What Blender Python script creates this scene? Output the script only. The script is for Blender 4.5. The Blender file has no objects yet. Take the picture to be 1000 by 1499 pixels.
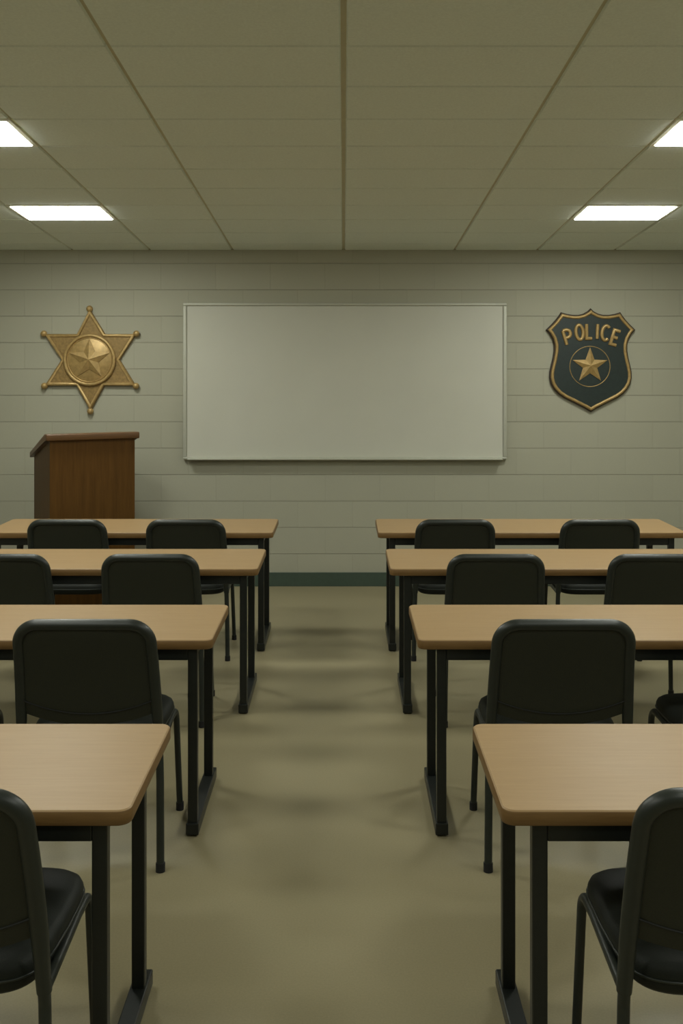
import bpy, bmesh, math, random
from mathutils import Vector, Matrix

random.seed(4)
C = bpy.context.scene.collection
F, VX, VY, EYE = 1450.0, 503.0, 540.0, 1.75     # focal length in px, vanishing point, eye height
WALL_Y = 7.98                                    # the board wall
SLOPE = 92.0 / 1450.0                            # the ceiling falls gently towards the board wall
CEIL0 = 2.713
XL, XR, YB = -3.5, 3.5, -2.2
K = WALL_Y / F                                   # metres per pixel on the board wall


def wx(px): return (px - VX) * K
def wz(py): return EYE - (py - VY) * K
def cz(y): return CEIL0 + (WALL_Y - y) * SLOPE


# ---------------------------------------------------------------- materials
def new_mat(name):
    m = bpy.data.materials.new(name)
    m.use_nodes = True
    nt = m.node_tree
    return m, nt, nt.nodes['Principled BSDF']


def plain(name, col, rough=.5, metal=0., spec=.5, bump=0., scale=60., var=.06, sheen=0.):
    """A colour with fine procedural mottling and grain."""
    m, nt, b = new_mat(name)
    tc = nt.nodes.new('ShaderNodeTexCoord')
    n = nt.nodes.new('ShaderNodeTexNoise')
    n.inputs['Scale'].default_value = scale
    n.inputs['Detail'].default_value = 4
    nt.links.new(tc.outputs['Object'], n.inputs['Vector'])
    r = nt.nodes.new('ShaderNodeValToRGB')
    r.color_ramp.elements[0].position = .3
    r.color_ramp.elements[1].position = .7
    r.color_ramp.elements[0].color = (*[c * (1 - var) for c in col], 1)
    r.color_ramp.elements[1].color = (*[c * (1 + var) for c in col], 1)
    nt.links.new(n.outputs['Fac'], r.inputs['Fac'])
    nt.links.new(r.outputs['Color'], b.inputs['Base Color'])
    b.inputs['Roughness'].default_value = rough
    b.inputs['Metallic'].default_value = metal
    b.inputs['Specular IOR Level'].default_value = spec
    if bump:
        bp = nt.nodes.new('ShaderNodeBump')
        bp.inputs['Strength'].default_value = bump
        bp.inputs['Distance'].default_value = .004
        nt.links.new(n.outputs['Fac'], bp.inputs['Height'])
        nt.links.new(bp.outputs['Normal'], b.inputs['Normal'])
    return m


def wood(name, c1, c2, rough, stretch, scale=6., spec=.5):
    m, nt, b = new_mat(name)
    tc = nt.nodes.new('ShaderNodeTexCoord')
    mp = nt.nodes.new('ShaderNodeMapping')
    mp.inputs['Scale'].default_value = stretch
    nt.links.new(tc.outputs['Object'], mp.inputs['Vector'])
    n = nt.nodes.new('ShaderNodeTexNoise')
    n.inputs['Scale'].default_value = scale
    n.inputs['Detail'].default_value = 7
    n.inputs['Roughness'].default_value = .65
    nt.links.new(mp.outputs['Vector'], n.inputs['Vector'])
    r = nt.nodes.new('ShaderNodeValToRGB')
    r.color_ramp.elements[0].position = .3
    r.color_ramp.elements[1].position = .72
    r.color_ramp.elements[0].color = (*c1, 1)
    r.color_ramp.elements[1].color = (*c2, 1)
    nt.links.new(n.outputs['Fac'], r.inputs['Fac'])
    nt.links.new(r.outputs['Color'], b.inputs['Base Color'])
    b.inputs['Roughness'].default_value = rough
    b.inputs['Specular IOR Level'].default_value = spec
    return m


def block_wall(name, col, mortar):
    """Painted concrete blocks in running bond; joints in the bump and a touch of colour."""
    m, nt, b = new_mat(name)
    tc = nt.nodes.new('ShaderNodeTexCoord')
    sp = nt.nodes.new('ShaderNodeSeparateXYZ')
    nt.links.new(tc.outputs['Object'], sp.inputs['Vector'])
    ad = nt.nodes.new('ShaderNodeMath'); ad.operation = 'ADD'
    nt.links.new(sp.outputs['X'], ad.inputs[0]); nt.links.new(sp.outputs['Y'], ad.inputs[1])
    cb = nt.nodes.new('ShaderNodeCombineXYZ')
    nt.links.new(ad.outputs[0], cb.inputs['X']); nt.links.new(sp.outputs['Z'], cb.inputs['Y'])
    mp = nt.nodes.new('ShaderNodeMapping')
    mp.inputs['Location'].default_value = (BX, BZ, 0)
    nt.links.new(cb.outputs['Vector'], mp.inputs['Vector'])
    br = nt.nodes.new('ShaderNodeTexBrick')
    br.offset = .5; br.offset_frequency = 2; br.squash = 1
    br.inputs['Scale'].default_value = 1
    br.inputs['Brick Width'].default_value = .440
    br.inputs['Row Height'].default_value = .2129
    br.inputs['Mortar Size'].default_value = .0035
    br.inputs['Mortar Smooth'].default_value = .25
    br.inputs['Bias'].default_value = 0
    br.inputs['Color1'].default_value = (*col, 1)
    br.inputs['Color2'].default_value = (*[c * .965 for c in col], 1)
    br.inputs['Mortar'].default_value = (*[c * .7 + q * .3 for c, q in zip(col, mortar)], 1)
    nt.links.new(mp.outputs['Vector'], br.inputs['Vector'])
    br2 = nt.nodes.new('ShaderNodeTexBrick')          # the bed joints alone, deeper than the thin upright ones
    br2.offset = 0; br2.inputs['Scale'].default_value = 1
    br2.inputs['Brick Width'].default_value = 400; br2.inputs['Row Height'].default_value = .2129
    br2.inputs['Mortar Size'].default_value = .0042; br2.inputs['Mortar Smooth'].default_value = .35
    nt.links.new(mp.outputs['Vector'], br2.inputs['Vector'])
    bed = nt.nodes.new('ShaderNodeMixRGB'); bed.inputs['Color2'].default_value = (*mortar, 1)
    nt.links.new(br2.outputs['Fac'], bed.inputs['Fac'])
    nt.links.new(br.outputs['Color'], bed.inputs['Color1']); nt.links.new(bed.outputs['Color'], b.inputs['Base Color'])
    wt = nt.nodes.new('ShaderNodeMath'); wt.operation = 'MULTIPLY_ADD'; wt.inputs[1].default_value = .25
    nt.links.new(br.outputs['Fac'], wt.inputs[0]); nt.links.new(br2.outputs['Fac'], wt.inputs[2])
    n = nt.nodes.new('ShaderNodeTexNoise')
    n.inputs['Scale'].default_value = 55; n.inputs['Detail'].default_value = 5
    nt.links.new(tc.outputs['Object'], n.inputs['Vector'])
    mx = nt.nodes.new('ShaderNodeMath'); mx.operation = 'MULTIPLY_ADD'
    nt.links.new(wt.outputs[0], mx.inputs[0]); mx.inputs[1].default_value = -1.0
    ns = nt.nodes.new('ShaderNodeMath'); ns.operation = 'MULTIPLY'; ns.inputs[1].default_value = .12
    nt.links.new(n.outputs['Fac'], ns.inputs[0]); nt.links.new(ns.outputs[0], mx.inputs[2])
    bp = nt.nodes.new('ShaderNodeBump')
    bp.inputs['Strength'].default_value = .8; bp.inputs['Distance'].default_value = .006
    nt.links.new(mx.outputs[0], bp.inputs['Height']); nt.links.new(bp.outputs['Normal'], b.inputs['Normal'])
    b.inputs['Roughness'].default_value = .62
    b.inputs['Specular IOR Level'].default_value = .3
    return m


BX, BZ = -wx(7) + .44 * 10, -.045
M = {}
M['wall'] = block_wall('painted_block', (.37, .362, .285), (.31, .303, .236))
M['ceiling'] = plain('ceiling_tile', (.73, .79, .745), .9, spec=.1, bump=.25, scale=90, var=.04)
M['grid'] = plain('ceiling_grid_metal', (.50, .48, .35), .6, spec=.3, scale=20, var=.03)
M['baseboard'] = plain('teal_rubber_baseboard', (.045, .070, .052), .5, scale=30)
M['top'] = wood('tan_laminate', (.315, .205, .100), (.36, .24, .122), .42, (.55, 9, 9), 10., .22)
M['edge'] = wood('brown_edge_band', (.150, .080, .024), (.195, .108, .035), .5, (1, 1, 12), 12.)
M['steel'] = plain('black_steel', (.010, .012, .0105), .38, spec=.45, scale=80, var=.1)
M['vinyl'] = plain('black_vinyl', (.0125, .0150, .0120), .58, spec=.25, bump=.12, scale=260, var=.12)
M['back'] = plain('black_back_panel', (.0215, .0235, .0155), .55, spec=.35, bump=.12, scale=300, var=.12)
M['tube'] = plain('dark_green_black_tube', (.0155, .0195, .016), .40, spec=.5, scale=60, var=.08)
M['seam'] = plain('dark_seam', (.006, .007, .006), .7, scale=60)
M['rubber'] = plain('black_rubber', (.008, .008, .008), .8, scale=60)
M['lectern'] = wood('dark_walnut', (.070, .032, .0065), (.105, .050, .0105), .45, (9, 9, .5), 7., .18)
M['lectern_top'] = wood('walnut_edge', (.085, .040, .013), (.125, .060, .021), .38, (1, 9, 9), 7.)
M['gold'] = plain('aged_brass', (.40, .27, .105), .42, metal=.35, bump=.15, scale=40, var=.16)
M['gold_field'] = plain('aged_brass_field', (.27, .175, .062), .5, metal=.3, bump=.35, scale=55, var=.22)
M['shield'] = plain('dark_green_enamel', (.011, .021, .019), .45, scale=50, var=.15)
M['shield_rim'] = plain('dark_brown_backing', (.035, .022, .014), .5, scale=50, var=.15)
M['board'] = plain('grey_board', (.51, .505, .435), .42, spec=.4, scale=3, var=.02)
M['alu'] = plain('grey_aluminium', (.42, .42, .35), .45, metal=.1, scale=40, var=.03)


def floor_mat():
    m, nt, b = new_mat('polished_vinyl_floor')
    tc = nt.nodes.new('ShaderNodeTexCoord')
    n1 = nt.nodes.new('ShaderNodeTexNoise'); n1.inputs['Scale'].default_value = 160; n1.inputs['Detail'].default_value = 3
    n2 = nt.nodes.new('ShaderNodeTexNoise'); n2.inputs['Scale'].default_value = 1.6; n2.inputs['Detail'].default_value = 5
    for n in (n1, n2): nt.links.new(tc.outputs['Object'], n.inputs['Vector'])
    mx = nt.nodes.new('ShaderNodeMath'); mx.operation = 'MULTIPLY_ADD'; mx.inputs[1].default_value = .5
    nt.links.new(n1.outputs['Fac'], mx.inputs[0]); 
    hf = nt.nodes.new('ShaderNodeMath'); hf.operation = 'MULTIPLY'; hf.inputs[1].default_value = .5
    nt.links.new(n2.outputs['Fac'], hf.inputs[0]); nt.links.new(hf.outputs[0], mx.inputs[2])
    r = nt.nodes.new('ShaderNodeValToRGB')
    r.color_ramp.elements[0].position = .3; r.color_ramp.elements[1].position = .7
    r.color_ramp.elements[0].color = (.236, .205, .120, 1)
    r.color_ramp.elements[1].color = (.298, .258, .158, 1)
    nt.links.new(mx.outputs[0], r.inputs['Fac']); nt.links.new(r.outputs['Color'], b.inputs['Base Color'])
    rr = nt.nodes.new('ShaderNodeMapRange'); rr.inputs[3].default_value = .30; rr.inputs[4].default_value = .42
    nt.links.new(n2.outputs['Fac'], rr.inputs[0]); nt.links.new(rr.outputs[0], b.inputs['Roughness'])
    b.inputs['Specular IOR Level'].default_value = .45
    return m


M['floor'] = floor_mat()


def emit_mat(name, col, strength):
    m, nt, b = new_mat(name)
    b.inputs['Base Color'].default_value = (.8, .8, .78, 1)
    b.inputs['Emission Color'].default_value = (*col, 1)
    b.inputs['Emission Strength'].default_value = strength
    return m


LAMP = (.975, 1.0, .90)
M['diffuser'] = emit_mat('lit_diffuser', LAMP, 11.0)
M['lamp_frame'] = plain('white_lamp_frame', (.72, .70, .58), .5, scale=20, var=.02)


# ---------------------------------------------------------------- mesh helpers
def obj(name, bm, mat, parent=None, smooth=None):
    bmesh.ops.recalc_face_normals(bm, faces=bm.faces)
    me = bpy.data.meshes.new(name)
    bm.to_mesh(me); bm.free()
    o = bpy.data.objects.new(name, me)
    C.objects.link(o)
    me.materials.append(mat)
    if smooth is not None:
        for p in me.polygons: p.use_smooth = True
        me.set_sharp_from_angle(angle=math.radians(smooth))
    if parent: o.parent = parent
    return o


def thing(name, label, cat, loc=(0, 0, 0), rotz=0., group=None):
    o = bpy.data.objects.new(name, None)
    o.empty_display_size = .1
    C.objects.link(o)
    o.location = loc; o.rotation_euler = (0, 0, rotz)
    o['label'] = label; o['category'] = cat
    if group: o['group'] = group
    return o


def struct(name, bm, mat, label, smooth=None):
    o = obj(name, bm, mat, None, smooth)
    o['kind'] = 'structure'; o['label'] = label; o['category'] = name.split('_')[0]
    return o


def dup(root, label, loc, scale=1.0):
    r = root.copy(); C.objects.link(r)
    r.location = loc; r.scale = (scale,) * 3; r['label'] = label
    for ch in list(root.children):
        c = ch.copy(); C.objects.link(c); c.parent = r
        for g in list(ch.children):
            d = g.copy(); C.objects.link(d); d.parent = c
    return r


def box(bm, x0, x1, y0, y1, z0, z1, bevel=0., seg=2):
    t = bmesh.new()
    bmesh.ops.create_cube(t, size=1)
    for v in t.verts:
        v.co = Vector(((x0 + x1) / 2 + v.co.x * (x1 - x0), (y0 + y1) / 2 + v.co.y * (y1 - y0), (z0 + z1) / 2 + v.co.z * (z1 - z0)))
    if bevel:
        bmesh.ops.bevel(t, geom=list(t.edges), offset=bevel, segments=seg, profile=.5, affect='EDGES')
    merge(bm, t)
    return bm


def merge(bm, t, mat=None):
    mp = {}
    for v in t.verts: mp[v] = bm.verts.new(mat @ v.co if mat else v.co)
    for f in t.faces: bm.faces.new([mp[v] for v in f.verts])
    t.free()


def fillet(pts, rad, n=8, closed=False):
    """Round the corners of a polyline; rad may be one number or one per point."""
    pts = [Vector(p) for p in pts]
    N = len(pts)
    out = []
    for i, p in enumerate(pts):
        r = rad[i] if isinstance(rad, (list, tuple)) else rad
        if (not closed and i in (0, N - 1)) or r <= 0:
            out.append(p); continue
        a = (pts[i - 1] - p); b = (pts[(i + 1) % N] - p)
        la, lb = a.length, b.length
        a.normalize(); b.normalize()
        ang = a.angle(b)
        d = min(r / math.tan(ang / 2), la * .49, lb * .49)
        s, e = p + a * d, p + b * d
        r2 = d * math.tan(ang / 2)
        cen = p + (a + b).normalized() * (r2 / math.sin(ang / 2))
        u = (s - cen); w = (e - cen)
        tot = u.angle(w)
        for k in range(n + 1):
            t = k / n
            out.append(cen + (u * math.sin((1 - t) * tot) + w * math.sin(t * tot)) / math.sin(tot))
    return out


def tube(bm, pts, r, sides=12, closed=False, flat=1., flat_axis=None, caps=True):
    """Sweep a round (or flattened) section along a polyline with parallel transport."""
    pts = [Vector(p) for p in pts]
    q = [pts[0]]
    for p in pts[1:]:
        if (p - q[-1]).length > 1e-6: q.append(p)
    if closed and (q[0] - q[-1]).length < 1e-6: q.pop()
    pts = q
    N = len(pts)
    tan = []
    for i in range(N):
        if closed: t = (pts[(i + 1) % N] - pts[i]).normalized() + (pts[i] - pts[i - 1]).normalized()
        elif i == 0: t = pts[1] - pts[0]
        elif i == N - 1: t = pts[-1] - pts[-2]
        else: t = (pts[i + 1] - pts[i]).normalized() + (pts[i] - pts[i - 1]).normalized()
        tan.append(t.normalized())
    if flat_axis is not None: up = Vector(flat_axis)
    else: up = Vector((0, 0, 1)) if abs(tan[0].z) < .9 else Vector((0, 1, 0))
    nrm = (up - tan[0] * up.dot(tan[0])).normalized()
    rings = []
    for i in range(N):
        if i and flat_axis is None: nrm = (nrm - tan[i] * nrm.dot(tan[i])).normalized()
        elif flat_axis is not None: nrm = (up - tan[i] * up.dot(tan[i])).normalized()
        bn = tan[i].cross(nrm)
        k = 1.
        if closed or 0 < i < N - 1:          # keep the section's width through a mitre
            a = (pts[i] - pts[i - 1]).normalized(); c = max(.45, a.dot(tan[i])); k = 1 / c
        rr = r[i] if isinstance(r, (list, tuple)) else r
        rings.append([bm.verts.new(pts[i] + nrm * (math.cos(2 * math.pi * j / sides) * rr * flat) + bn * (math.sin(2 * math.pi * j / sides) * rr * (k if flat_axis is not None else 1)))
                      for j in range(sides)])
    for i in range(N if closed else N - 1):
        A, B = rings[i], rings[(i + 1) % N]
        for j in range(sides):
            bm.faces.new((A[j], A[(j + 1) % sides], B[(j + 1) % sides], B[j]))
    if caps and not closed:
        bm.faces.new(rings[0]); bm.faces.new(rings[-1])
    return bm


def loft(bm, loops, cap=True):
    rings = [[bm.verts.new(p) for p in L] for L in loops]
    n = len(rings[0])
    for A, B in zip(rings, rings[1:]):
        for j in range(n): bm.faces.new((A[j], A[(j + 1) % n], B[(j + 1) % n], B[j]))
    if cap:
        bm.faces.new(rings[0]); bm.faces.new(rings[-1])
    return bm


def round_rect(x0, x1, y0, y1, r, n=6):
    out = []
    for cx, cy, a0 in ((x1 - r, y1 - r, 0), (x0 + r, y1 - r, 90), (x0 + r, y0 + r, 180), (x1 - r, y0 + r, 270)):
        for k in range(n + 1):
            a = math.radians(a0 + 90 * k / n)
            out.append((cx + r * math.cos(a), cy + r * math.sin(a)))
    return out


def prism_wall(bm, pts, y0, y1, bevel=0.):
    """Extrude an outline given in (x, z) from depth y0 (at the wall) to y1 (towards the room), with a chamfered front rim."""
    c = Vector((sum(p[0] for p in pts) / len(pts), sum(p[1] for p in pts) / len(pts)))
    loops = [[(x, y0, z) for x, z in pts]]
    if bevel:
        ins = inset(pts, bevel)
        loops.append([(x, y1 + bevel * .8, z) for x, z in pts])
        loops.append([(x, y1, z) for x, z in ins])
    else:
        loops.append([(x, y1, z) for x, z in pts])
    return loft(bm, loops)


def inset(pts, d):
    n = len(pts)
    area = sum(pts[i][0] * pts[(i + 1) % n][1] - pts[(i + 1) % n][0] * pts[i][1] for i in range(n))
    s = 1 if area > 0 else -1
    out = []
    for i in range(n):
        p0, p, p1 = Vector(pts[i - 1]), Vector(pts[i]), Vector(pts[(i + 1) % n])
        a, b = (p - p0).normalized(), (p1 - p).normalized()
        na, nb = Vector((-a.y, a.x)) * s, Vector((-b.y, b.x)) * s
        m = (na + nb)
        if m.length < 1e-6: m = na
        m.normalize()
        k = max(.4, m.dot(na))
        out.append(tuple(p + m * (d / k)))
    return out


# ---------------------------------------------------------------- the room
bm = bmesh.new(); box(bm, XL - .1, XR + .1, YB - .1, WALL_Y + .1, -.1, 0)
struct('floor', bm, M['floor'], 'polished olive beige classroom floor between the table rows')

bm = bmesh.new(); box(bm, XL - .1, XR + .1, WALL_Y, WALL_Y + .12, 0, CEIL0 + .05)
struct('wall_back', bm, M['wall'], 'grey green painted block wall behind the whiteboard')
for nm, a, b, lb in (('wall_left', XL - .12, XL, 'painted block wall on the lectern side'), ('wall_right', XR, XR + .12, 'painted block wall on the shield side')):
    bm = bmesh.new()
    L = [[(x, YB, 0), (x, WALL_Y, 0), (x, WALL_Y, CEIL0 + .05), (x, YB, cz(YB) + .05)] for x in (a, b)]
    loft(bm, L)
    struct(nm, bm, M['wall'], lb)
bm = bmesh.new(); box(bm, XL - .1, XR + .1, YB - .12, YB, 0, cz(YB) + .05)
struct('wall_rear', bm, M['wall'], 'painted block wall at the rear of the classroom')
bm = bmesh.new()
box(bm, XL, XR, WALL_Y - .012, WALL_Y, 0, .112, .003)
struct('baseboard_back', bm, M['baseboard'], 'dark teal baseboard along the foot of the board wall')
for nm, a, b in (('baseboard_left', XL, XL + .012), ('baseboard_right', XR - .012, XR)):
    bm = bmesh.new(); box(bm, a, b, YB, WALL_Y - .012, 0, .112, .003)
    struct(nm, bm, M['baseboard'], 'dark teal baseboard along a side wall')

# ceiling: tegular tiles with sloped rims hanging a little below the metal grid
LAT = 1.4693                                             # metres per unit of lateral slope
lat = [0, .609, 1.062, 1.487, 1.93, 2.36]
xs = sorted([l * LAT for l in lat] + [-l * LAT for l in lat[1:]])
xs = [XL] + xs + [XR]
TD = 2130 * .206e-3
ys = [WALL_Y]
y = 2130 * (1.764e-3 + .206e-3 * 9)
while y > YB:
    ys.append(y); y -= TD
ys.append(YB)
NEAR_LAMP, FAR_LAMP = 2130 * 2.176e-3, 2130 * 3.0e-3     # near edges of the lamp bays
lamp_bays = []
bm = bmesh.new()
DROP = .007
for i in range(len(xs) - 1):
    for j in range(len(ys) - 1):
        x0, x1, y1, y0 = xs[i], xs[i + 1], ys[j], ys[j + 1]
        if (abs(y0 - NEAR_LAMP) < .02 or abs(y0 - FAR_LAMP) < .02) and 1.5 < min(abs(x0), abs(x1)) < 1.62 and max(abs(x0), abs(x1)) < 2.25:
            lamp_bays.append((x0, x1, y0, y1)); continue
        g0 = .010 if abs(x0) < .01 else .006
        g1 = .010 if abs(x1) < .01 else .006
        gy = .0035
        A = [(x0 + g0, y0 + gy), (x1 - g1, y0 + gy), (x1 - g1, y1 - gy), (x0 + g0, y1 - gy)]
        B = [(x0 + g0 + .006, y0 + gy + .006), (x1 - g1 - .006, y0 + gy + .006), (x1 - g1 - .006, y1 - gy - .006), (x0 + g0 + .006, y1 - gy - .006)]
        loft(bm, [[(px, py, cz(py) + .004) for px, py in A], [(px, py, cz(py) - DROP) for px, py in B]])
ceil = struct('ceiling', bm, M['ceiling'], 'dropped ceiling of olive grey tiles in a metal grid')
bm = bmesh.new()
loft(bm, [[(XL - .1, YB - .1, cz(YB - .1) + h), (XR + .1, YB - .1, cz(YB - .1) + h), (XR + .1, WALL_Y + .1, cz(WALL_Y + .1) + h), (XL - .1, WALL_Y + .1, cz(WALL_Y + .1) + h)] for h in (.003, .06)])
struct('ceiling_grid', bm, M['grid'], 'metal grid that carries the ceiling tiles')

# recessed lights
lamp_name = {(-1, 1): 'flat ceiling light nearest the board wall, above the six-pointed star',
             (1, 1): 'flat ceiling light nearest the board wall, above the police shield',
             (-1, 0): 'flat ceiling light farther from the board wall, on the lectern side',
             (1, 0): 'flat ceiling light farther from the board wall, on the shield side'}
for (x0, x1, y0, y1) in lamp_bays:
    cx, cy = (x0 + x1) / 2, (y0 + y1) / 2
    key = (1 if cx > 0 else -1, 1 if cy > 6 else 0)
    t = thing('ceiling_light', lamp_name[key], 'ceiling light', (cx, cy, cz(cy)), 0, 'ceiling lights')
    t.rotation_euler = (-math.atan(SLOPE), 0, 0)
    hx, hy = (x1 - x0) / 2, (y1 - y0) / 2 * math.sqrt(1 + SLOPE ** 2)
    bm = bmesh.new()
    o_, i_ = round_rect(-hx + .002, hx - .002, -hy + .002, hy - .002, .004, 2), round_rect(-hx + .024, hx - .024, -hy + .024, hy - .024, .004, 2)
    loft(bm, [[(a, b, .002) for a, b in o_], [(a, b, -.010) for a, b in o_], [(a, b, -.012) for a, b in i_], [(a, b, .002) for a, b in i_]], cap=False)
    obj('frame', bm, M['lamp_frame'], t)
    bm = bmesh.new()
    a_, b_ = round_rect(-hx + .0245, hx - .0245, -hy + .0245, hy - .0245, .004, 3), round_rect(-hx + .030, hx - .030, -hy + .030, hy - .030, .004, 3)
    loft(bm, [[(a, b, .000) for a, b in a_], [(a, b, -.012) for a, b in a_], [(a, b, -.016) for a, b in b_]])
    obj('diffuser', bm, M['diffuser'], t, 30)


# the other lamps of the room, over and behind the camera
def area(name, x, y, power, sx=.58, sy=.42, spread=180):
    l = bpy.data.lights.new(name, 'AREA'); l.shape = 'RECTANGLE'; l.size = sx; l.size_y = sy
    l.energy = power; l.color = LAMP; l.spread = math.radians(spread)
    o = bpy.data.objects.new(name, l); C.objects.link(o)
    o.location = (x, y, cz(y) - .03)
    return o


for r in (1, 2, 3):
    yy = NEAR_LAMP + TD / 2 - r * TD * 4
    for s in (-1, 1):
        area('lamp_over_room', s * 1.873, yy, 5.6)

# ---------------------------------------------------------------- tables
TOP, TH = .74, .035


def make_table(w, inset_, d=.56):
    """Training table; the origin is on the floor under its centre."""
    t = thing('classroom_table', '', 'table', group='classroom tables')
    hw, hd = w / 2, d / 2
    bm = bmesh.new()
    rr = lambda i: round_rect(-hw + i, hw - i, -hd + i, hd - i, .032 - i, 8)
    loft(bm, [[(x, y, TOP - TH + .001) for x, y in rr(.004)], [(x, y, TOP - .003) for x, y in rr(.0018)], [(x, y, TOP) for x, y in rr(.005)]])
    obj('tabletop', bm, M['top'], t, 40)
    bm = bmesh.new()
    loft(bm, [[(x, y, TOP - TH + .0005) for x, y in rr(.0035)], [(x, y, TOP - TH) for x, y in rr(.002)], [(x, y, TOP - TH + .003) for x, y in rr(0)],
              [(x, y, TOP - .006) for x, y in rr(0)], [(x, y, TOP - .0028) for x, y in rr(.0016)], [(x, y, TOP - .0028) for x, y in rr(.0035)]], cap=False)
    obj('edge_band', bm, M['edge'], t, 40)
    lx, lw, ld = hw - inset_, .018, .016
    zt = TOP - TH
    yf, yr = -hd + .040, hd - .090
    for s in (-1, 1):
        for yy in (yf, yr):
            bm = bmesh.new(); box(bm, s * lx - lw, s * lx + lw, yy - ld, yy + ld, .045, zt, .003)
            obj('leg', bm, M['steel'], t)
        bm = bmesh.new(); box(bm, s * lx - .024, s * lx + .024, yf - .026, yr + .075, .006, .050, .004)
        fb = obj('foot_bar', bm, M['steel'], t)
        for yy in (yf + .01, yr + .02):
            bm = bmesh.new(); box(bm, s * lx - .018, s * lx + .018, yy - .02, yy + .02, 0, .008, .001)
            obj('glide', bm, M['rubber'], fb)
        bm = bmesh.new(); box(bm, s * lx - .015, s * lx + .015, yf + ld, yr - ld, zt - .034, zt, .003)
        obj('side_rail', bm, M['steel'], t)
    for yy in (yf, yr):
        bm = bmesh.new(); box(bm, -lx + lw, lx - lw, yy - .014, yy + .014, zt - .048, zt, .003)
        obj('apron', bm, M['steel'], t)
    return t


rows = {1: 6.392, 2: 5.281, 3: 3.967, 4: 2.543}
left_edge = {1: -.436, 2: -.433, 3: -.490, 4: -.488}
right_edge = {1: .213, 2: .235, 3: .278, 4: .364}
ordinal = {1: 'first', 2: 'second', 3: 'third', 4: 'fourth'}
WL, WR = 1.79, 1.91
tl, tr = make_table(WL, .076), make_table(WR, .090)
for r in (1, 2, 3, 4):
    for side in ('lectern', 'shield'):
        lab = 'tan topped classroom table on the %s side, %s row from the whiteboard' % (side, ordinal[r])
        if r == 4: lab = 'tan topped table nearest the viewer on the %s side, a single chair behind it' % side
        loc = (left_edge[r] - WL / 2, rows[r], 0) if side == 'lectern' else (right_edge[r] + WR / 2, rows[r], 0)
        src = tl if side == 'lectern' else tr
        if r == 1:
            src.location = loc; src['label'] = lab
        else:
            dup(src, lab, loc)


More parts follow.
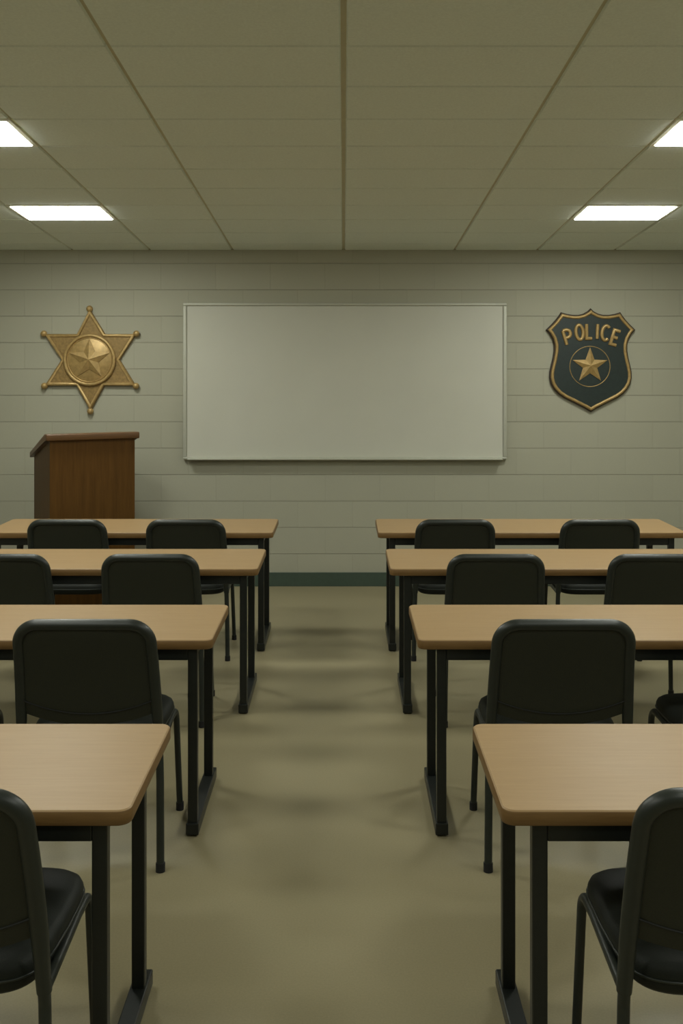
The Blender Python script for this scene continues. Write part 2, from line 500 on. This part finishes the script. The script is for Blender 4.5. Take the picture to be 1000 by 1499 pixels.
# ---------------------------------------------------------------- chairs
def make_chair():
    """Stacking chair facing +Y; the origin is on the floor under the seat's centre."""
    t = thing('padded_chair', '', 'chair', group='padded classroom chairs')
    TR = .0165
    JZ, JY, JX = .415, -.205, .243
    ZT, XT = .872, .226

    def by(z):                                   # the reclined, slightly bowed line of the back
        u = (z - JZ) / (ZT - JZ)
        return JY - .098 * u - .022 * math.sin(math.pi * min(max(u, 0), 1)) * -.6

    def bxw(z): return JX + (XT - JX) * (z - JZ) / (ZT - JZ)
    # back frame: both uprights and the top rail in one bent tube
    R = .088
    zs = [JZ + (ZT - .135 - JZ) * k / 7 for k in range(8)] + [ZT]
    side = [(bxw(z), by(z), z) for z in zs]
    pts = side + [(-x, y, z) for x, y, z in reversed(side)]
    rad = [0] * 8 + [R, R] + [0] * 8
    path = fillet(pts, rad, 10)
    zl = lambda p: max(0, min(1, (p.z - .43) / .14))
    bm = bmesh.new(); tube(bm, path, [TR + .0035 * zl(p) for p in path], 14)
    obj('back_frame', bm, M['tube'], t, 60)

    # upholstered panel inside the frame, lower edge bowed
    def hwid(z):
        h = bxw(z)
        c = ZT - R
        if z > c: h = h - R + math.sqrt(max(0, R * R - (z - c) ** 2))
        return h + .001
    nu, nv = 24, 22
    zb = lambda u: .548 - .050 * (1 - u * u)
    zsm = lambda u: .596 - .052 * (1 - u * u)
    bm = bmesh.new()
    grids = []
    for face in (-1, 1):
        g = []
        for i in range(nv + 1):
            row = []
            for j in range(nu + 1):
                u = -1 + 2 * j / nu
                v = 1 - (1 - i / nv) ** 1.7
                z = zb(u) + (ZT - .004 - zb(u)) * v
                z = min(z, ZT - .003)
                edge = min(1, (1 - abs(u)) * 6, (1 - v) * 8, v * 14)
                if face < 0: off = -.004 - .006 * math.sin(edge * math.pi / 2)
                else: off = .006 + .022 * math.sin(edge * math.pi / 2)
                if face < 0 and z < zsm(u) - .003: off += .003
                curve = .016 * (1 - u * u)       # the panel bows a little rearward at mid width
                row.append(bm.verts.new((u * hwid(z), by(z) + off - curve * .35, z)))
            g.append(row)
        grids.append(g)
    for g in grids:
        for i in range(nv):
            for j in range(nu): bm.faces.new((g[i][j], g[i][j + 1], g[i + 1][j + 1], g[i + 1][j]))
    a, b = grids
    for i in range(nv):
        for j in (0, nu): bm.faces.new((a[i][j], a[i + 1][j], b[i + 1][j], b[i][j]))
    for j in range(nu):
        for i in (0, nv): bm.faces.new((a[i][j], a[i][j + 1], b[i][j + 1], b[i][j]))
    back = obj('backrest', bm, M['back'], t, 60)
    bm = bmesh.new()
    pth = []
    for k in range(25):
        u = -.95 + 1.9 * k / 24
        z = zsm(u)
        pth.append((u * hwid(z), by(z) - .0105 - .0056 * (1 - u * u), z))
    tube(bm, pth, .0028, 8)
    obj('seam', bm, M['seam'], back, 60)

    # seat cushion: rounded plan, domed top, bowed rear edge
    def plan(i):
        w, f, r_ = .236 - i, .245 - i, -.215 + i
        out = []
        for k in range(56):
            a = 2 * math.pi * k / 56
            ca, sa = math.cos(a), math.sin(a)
            e = .42
            x = w * math.copysign(abs(ca) ** e, ca)
            yy = math.copysign(abs(sa) ** e, sa)
            y = yy * (f if yy > 0 else -r_)
            if y > 0: x *= 1 + .015 * y / f
            else: x *= 1 - .05 * (y / r_)
            out.append((x, y))
        return out
    prof = [(.424, .020), (.420, .030), (.424, .010), (.434, .001), (.450, 0), (.464, .006), (.474, .020), (.480, .045), (.483, .090), (.4835, .16)]
    prof = [(.398, .034), (.402, .014), (.414, .003), (.430, 0)] + prof[4:]
    bm = bmesh.new()
    loops = []
    for z, i in prof:
        L = []
        for x, y in plan(i):
            dz = -.012 * max(0, (y - .12) / .12) ** 2 if y > .12 else 0      # waterfall front
            L.append((x, y, z + dz))
        loops.append(L)
    loft(bm, loops)
    seat = obj('seat', bm, M['vinyl'], t, 60)
    bm = bmesh.new()
    L = plan(-.0006)
    tube(bm, [(x, y, .436 + (-.012 * max(0, (y - .12) / .12) ** 2 if y > .12 else 0)) for x, y in L], .0032, 8, closed=True)
    obj('piping', bm, M['tube'], seat, 60)
    # legs
    for s in (-1, 1):
        fx, fy = s * .231, .215
        bend = fillet([(s * .231, .10, .411), (fx, fy, .408), (fx + s * .012, fy + .02, .012)], [0, .05, 0], 8)
        bm = bmesh.new(); tube(bm, bend, .0125, 12)
        lg = obj('leg', bm, M['tube'], t, 60)
        bm = bmesh.new(); tube(bm, [(fx + s * .012, fy + .02, .030), (fx + s * .012, fy + .02, 0)], .0155, 12)
        obj('foot_cap', bm, M['rubber'], lg, 60)
        bm = bmesh.new(); tube(bm, [(s * JX, JY, JZ), (s * .231, .105, .411)], .0125, 12)
        obj('seat_rail', bm, M['tube'], t, 60)
        rl = fillet([(s * JX, JY - .006, JZ + .03), (s * JX, JY + .004, JZ - .03), (s * (JX + .004), JY - .006, .30), (s * (JX + .012), JY - .045, .012)], [0, .05, .1, 0], 6)
        bm = bmesh.new(); tube(bm, rl, .0140, 12)
        lg = obj('leg', bm, M['tube'], t, 60)
        bm = bmesh.new(); tube(bm, [(s * (JX + .012), JY - .043, .030), (s * (JX + .012), JY - .0455, 0)], .0165, 12)
        obj('foot_cap', bm, M['rubber'], lg, 60)
    bm = bmesh.new(); tube(bm, [(-.226, .12, .396), (.226, .12, .396)], .0105, 10)
    obj('stretcher', bm, M['tube'], t, 60)
    return t


TIP = -.30                                        # local y of the top rail
chair_spots = [
    # x, y of the top rail, scale, label
    (-.893, 3.40, 1.0, 'large black padded chair at the lectern-side table in the third row, closer to the aisle'),
    (.759, 3.40, 1.0, 'large black padded chair at the shield-side table in the third row, closer to the aisle'),
    (-1.590, 3.40, 1.0, 'black chair, mostly its seat showing, at the far end of the third lectern-side table'),
    (1.450, 3.40, 1.0, 'black chair, mostly its seat showing, at the far end of the third shield-side table'),
    (-.885, 2.03, 1.0, 'black chair nearest the viewer, at the fourth-row table on the lectern side'),
    (.845, 2.03, 1.0, 'black chair nearest the viewer, at the fourth-row table on the shield side'),
    (-.937, 4.79, .96, 'black chair at the second-row table on the lectern side, closer to the aisle'),
    (-1.660, 4.79, .96, 'black chair at the second-row table on the lectern side, farther from the aisle'),
    (.739, 4.79, .96, 'black chair at the second-row table on the shield side, closer to the aisle'),
    (1.520, 4.79, .96, 'black chair at the second-row table on the shield side, farther from the aisle'),
    (-.940, 5.89, .96, 'small-looking black chair at the first-row table on the lectern side, closer to the aisle'),
    (-1.648, 5.89, .96, 'black chair right before the wooden lectern, at the first-row table'),
    (.666, 5.89, .96, 'small-looking black chair at the first-row table on the shield side, closer to the aisle'),
    (1.529, 5.89, .96, 'black chair at the first-row table on the shield side, farther from the aisle'),
]
proto = make_chair()
for i, (x, y, s, lab) in enumerate(chair_spots):
    loc = (x, y - TIP * s, 0)
    if i == 0:
        proto.location = loc; proto.scale = (s,) * 3; proto['label'] = lab
    else:
        dup(proto, lab, loc, s)

# ---------------------------------------------------------------- lectern
YAW = math.radians(27)
lec = thing('lectern', 'dark brown wooden lectern with slanted top standing before the board wall', 'lectern', (-1.917, 7.30, 0), YAW)
LW, LD = .60, .62                                  # front face looks along local -Y
hf, hb = 1.253, 1.090                              # height under the top, audience side and speaker side
hw = LW / 2
bm = bmesh.new(); box(bm, -hw, hw, -LD / 2, -LD / 2 + .02, .06, hf, .002)
obj('front_panel', bm, M['lectern'], lec)
for s in (-1, 1):
    bm = bmesh.new()
    a, b = s * (hw - .0195), s * (hw - .0005)
    prof = [(-LD / 2 + .0205, .06), (LD / 2, .06), (LD / 2, hb), (-LD / 2 + .0205, hf - .006)]
    loft(bm, [[(a, y, z) for y, z in prof], [(b, y, z) for y, z in prof]])
    obj('side_panel', bm, M['lectern'], lec)
bm = bmesh.new(); box(bm, -hw + .02, hw - .02, -LD / 2 + .02, LD / 2 - .02, .62, .64)
obj('shelf', bm, M['lectern'], lec)
bm = bmesh.new(); box(bm, -hw - .012, hw + .012, -LD / 2 - .012, LD / 2 + .012, 0, .06, .004)
obj('plinth', bm, M['lectern_top'], lec)
bm = bmesh.new()
ov, tt = .028, .042
sl = (hf - hb) / LD
yA, yB = -LD / 2 - ov, LD / 2 + ov
za, zb_ = hf, hb - sl * ov
prof = [(yA, za - .004), (-LD / 2 + .05, za - .004), (yB, zb_), (yB, zb_ + tt), (-LD / 2 + .05, za + tt), (yA, za + tt)]
loft(bm, [[(x, y, z) for y, z in prof] for x in (-hw - ov, hw + ov)])
bmesh.ops.bevel(bm, geom=list(bm.edges), offset=.007, segments=3, profile=.5, affect='EDGES')
obj('slanted_top', bm, M['lectern_top'], lec, 35)
bm = bmesh.new(); box(bm, -hw + .03, hw - .03, yB - .03, yB - .012, zb_ + tt - .006, zb_ + tt + .018, .003)
obj('book_stop', bm, M['lectern_top'], lec)

# ---------------------------------------------------------------- whiteboard
bx0, bx1, bz0, bz1 = wx(269), wx(741), wz(672), wz(444)
wb = thing('whiteboard', 'wide blank grey whiteboard in a thin metal frame on the block wall', 'whiteboard', ((bx0 + bx1) / 2, WALL_Y, bz0))
W2, H2 = (bx1 - bx0) / 2, bz1 - bz0
bm = bmesh.new(); box(bm, -W2 + .01, W2 - .01, -.030, -.006, .01, H2 - .01)
obj('writing_panel', bm, M['board'], wb)
fw = .030
for nm, c in (('frame_rail', (-W2, W2, H2 - fw * .75, H2)), ('frame_rail', (-W2, W2, 0, fw * .7)), ('frame_rail', (-W2, -W2 + fw, fw * .7, H2 - fw * .75)), ('frame_rail', (W2 - fw, W2, fw * .7, H2 - fw * .75))):
    bm = bmesh.new(); box(bm, c[0], c[1], -.042, 0, c[2], c[3], .006, 3)
    obj(nm, bm, M['alu'], wb, 40)
bm = bmesh.new(); box(bm, -W2 + fw + .01, W2 - fw - .01, -.090, -.040, .000, .010, .003)  # added ledge, made deep to strengthen the shadow under the board
obj('shadow_ledge', bm, M['alu'], wb)

# ---------------------------------------------------------------- five-point star helper
def star5(bm, cx, cz_, R, r, y_edge, y_ridge):
    cen = bm.verts.new((cx, y_ridge, cz_))
    ring = []
    for k in range(10):
        a = math.pi / 2 + k * math.pi / 5
        q = R if k % 2 == 0 else r
        ring.append((cx + q * math.cos(a), cz_ + q * math.sin(a)))
    top = [bm.verts.new((x, y_edge, z)) for x, z in ring]
    bot = [bm.verts.new((x, 0, z)) for x, z in ring]
    for k in range(10):
        bm.faces.new((cen, top[k], top[(k + 1) % 10]))
        bm.faces.new((top[k], bot[k], bot[(k + 1) % 10], top[(k + 1) % 10]))
    bm.faces.new(bot)


def circle(cx, cz_, r, n=64): return [(cx + r * math.cos(2 * math.pi * k / n), cz_ + r * math.sin(2 * math.pi * k / n)) for k in range(n)]


# sheriff star on the wall; local origin at its centre on the wall plane
SX, SZ = 133.0, 527.0
st = thing('sheriff_star_sign', 'brass six-pointed star plaque with ball tips on the wall above the lectern', 'wall emblem', (wx(SX), WALL_Y - .0003, wz(SZ)))
P = lambda px, py: ((px - SX) * K, -(py - SZ) * K)
tips = [P(132.5, 453), P(200, 489), P(199.5, 564.5), P(133.5, 601), P(67, 564.5), P(66.5, 489)]
notch = [P(154.5, 489), P(176, 526.5), P(153.5, 564.5), P(113.5, 564.5), P(91.5, 526.5), P(114, 489)]
outl = []
for a, b in zip(tips, notch): outl += [a, b]
bm = bmesh.new(); prism_wall(bm, outl, 0, -.030, .006)
obj('star_field', bm, M['gold_field'], st)
bm = bmesh.new(); tube(bm, [(x, -.031, z) for x, z in inset(outl, .013)], .0125, 8, closed=True, flat=.9, flat_axis=(0, 1, 0))
obj('star_rim', bm, M['gold'], st, 50)
for x, z in tips:
    bm = bmesh.new()
    d = Vector((x, z)).normalized() * .004
    bmesh.ops.create_uvsphere(bm, u_segments=20, v_segments=12, radius=.026, matrix=Matrix.Translation((x + d.x, -.028, z + d.y)))
    obj('ball_tip', bm, M['gold'], st, 60)
bm = bmesh.new(); prism_wall(bm, circle(0, 0, .200), -.02, -.043, .004)
med = obj('medallion', bm, M['gold'], st, 40)
bm = bmesh.new(); tube(bm, [(x, -.044, z) for x, z in circle(0, 0, .196, 72)], .0145, 10, closed=True)
obj('ring', bm, M['gold'], med, 60)
bm = bmesh.new(); tube(bm, [(x, -.043, z) for x, z in circle(0, 0, .176, 72)], .005, 8, closed=True)
obj('inner_ring', bm, M['gold'], med, 60)
bm = bmesh.new(); star5(bm, 0, 0.004, .168, .076, -.010, -.040)
for v in bm.verts: v.co.y -= .040
obj('relief_star', bm, M['gold'], med)

# ---------------------------------------------------------------- police shield
HX, HZ = 863.0, 527.0
sh = thing('police_shield_sign', 'dark green shield plaque with gold rim, POLICE lettering and gold star on the wall', 'wall emblem', (wx(HX), WALL_Y - .0003, wz(HZ)))
S = lambda cx, cy: ((700 + cx / 3.3333 - HX) * K, -(400 + cy / 3.3333 - HZ) * K)
right_side = [(546, 172), (560, 186), (582, 198), (606, 204), (634, 204), (664, 199), (690, 191),
              (700, 207), (716, 228), (736, 250), (763, 276), (745, 297), (731, 322), (724, 350), (724, 380), (730, 415), (738, 448), (745, 480),
              (746, 510), (739, 540), (724, 566), (703, 589), (676, 608), (640, 626), (606, 643), (576, 658), (546, 676)]
half = [S(a, b) for a, b in right_side]
cxs = half[0][0]
outl = half + [(2 * cxs - x, z) for x, z in reversed(half[1:-1])]
bm = bmesh.new(); prism_wall(bm, outl, 0, -.028, .006)
obj('backing', bm, M['shield_rim'], sh)
in1 = inset(outl, .030)
bm = bmesh.new(); prism_wall(bm, in1, -.02, -.031)
fld = obj('enamel_field', bm, M['shield'], sh)
bm = bmesh.new(); tube(bm, [(x, -.030, z) for x, z in inset(outl, .021)], .0125, 10, closed=True, flat=1., flat_axis=(0, 1, 0))
obj('gold_rim', bm, M['gold'], sh, 60)
scx, scz = S(541, 455)
bm = bmesh.new(); tube(bm, [(x, -.0315, z) for x, z in circle(scx, scz, .1615, 72)], .0032, 8, closed=True)
obj('circle_line', bm, M['gold'], sh, 60)
sx_, sz_ = S(541, 450)
bm = bmesh.new(); star5(bm, sx_, sz_ - .002, .148, .060, -.008, -.034)
for v in bm.verts: v.co.y -= .030
obj('gold_star', bm, M['gold'], sh)


def arc(cx, cy, rx, ry, a0, a1, n=14):
    return [(cx + rx * math.cos(math.radians(a0 + (a1 - a0) * k / n)), cy + ry * math.sin(math.radians(a0 + (a1 - a0) * k / n))) for k in range(n + 1)]


glyph = {
    'P': (.48, [[(0, 0), (0, 1)], [(0, 1), (.22, 1)] + arc(.22, .73, .26, .27, 90, -90) + [(0, .46)]]),
    'O': (.52, [arc(.26, .5, .26, .5, 0, 360, 28)]),
    'L': (.38, [[(0, 1), (0, 0), (.38, 0)]]),
    'I': (.0, [[(0, 0), (0, 1)]]),
    'C': (.50, [arc(.28, .5, .28, .5, 48, 312, 24)]),
    'E': (.44, [[(.44, 1), (0, 1), (0, 0), (.44, 0)], [(0, .5), (.37, .5)]]),
}
LH = .116
bm = bmesh.new()
for ch, cx, cy, rot in (('P', 434, 311, 17), ('O', 490, 289, 6), ('L', 537, 284, 0), ('I', 577, 285, -3), ('C', 616, 292, -8), ('E', 664, 315, -17)):
    w, strokes = glyph[ch]
    ox, oz = S(cx, cy)
    ca, sa = math.cos(math.radians(rot)), math.sin(math.radians(rot))
    for stx in strokes:
        pl = []
        for gx, gy in stx:
            lx, lz = (gx - w / 2) * LH * .96, (gy - .5) * LH
            pl.append((ox + lx * ca - lz * sa, -.034, oz + lx * sa + lz * ca))
        closed = ch == 'O'
        tube(bm, pl, .0142, 8, closed=closed, flat=.8, flat_axis=(0, 1, 0))
obj('police_lettering', bm, M['gold'], sh, 60)

# ---------------------------------------------------------------- camera and view
cam = bpy.data.cameras.new('camera')
cam.sensor_fit = 'HORIZONTAL'; cam.sensor_width = 36.0
cam.lens = 36.0 * F / 1000.0
cam.shift_x = (500.0 - VX) / 1000.0
cam.shift_y = -(749.5 - VY) / 1000.0
co = bpy.data.objects.new('camera', cam); C.objects.link(co)
co.location = (0, 0, EYE); co.rotation_euler = (math.radians(90), 0, 0)
sc = bpy.context.scene
sc.camera = co
w = bpy.data.worlds.new('world'); sc.world = w; w.use_nodes = True
w.node_tree.nodes['Background'].inputs['Color'].default_value = (0, 0, 0, 1)
sc.view_settings.view_transform = 'Standard'; sc.view_settings.look = 'None'
sc.view_settings.exposure = 1.84; sc.view_settings.gamma = 1.0
sc.view_settings.use_curve_mapping = False
sc.cycles.max_bounces = 10; sc.cycles.diffuse_bounces = 6
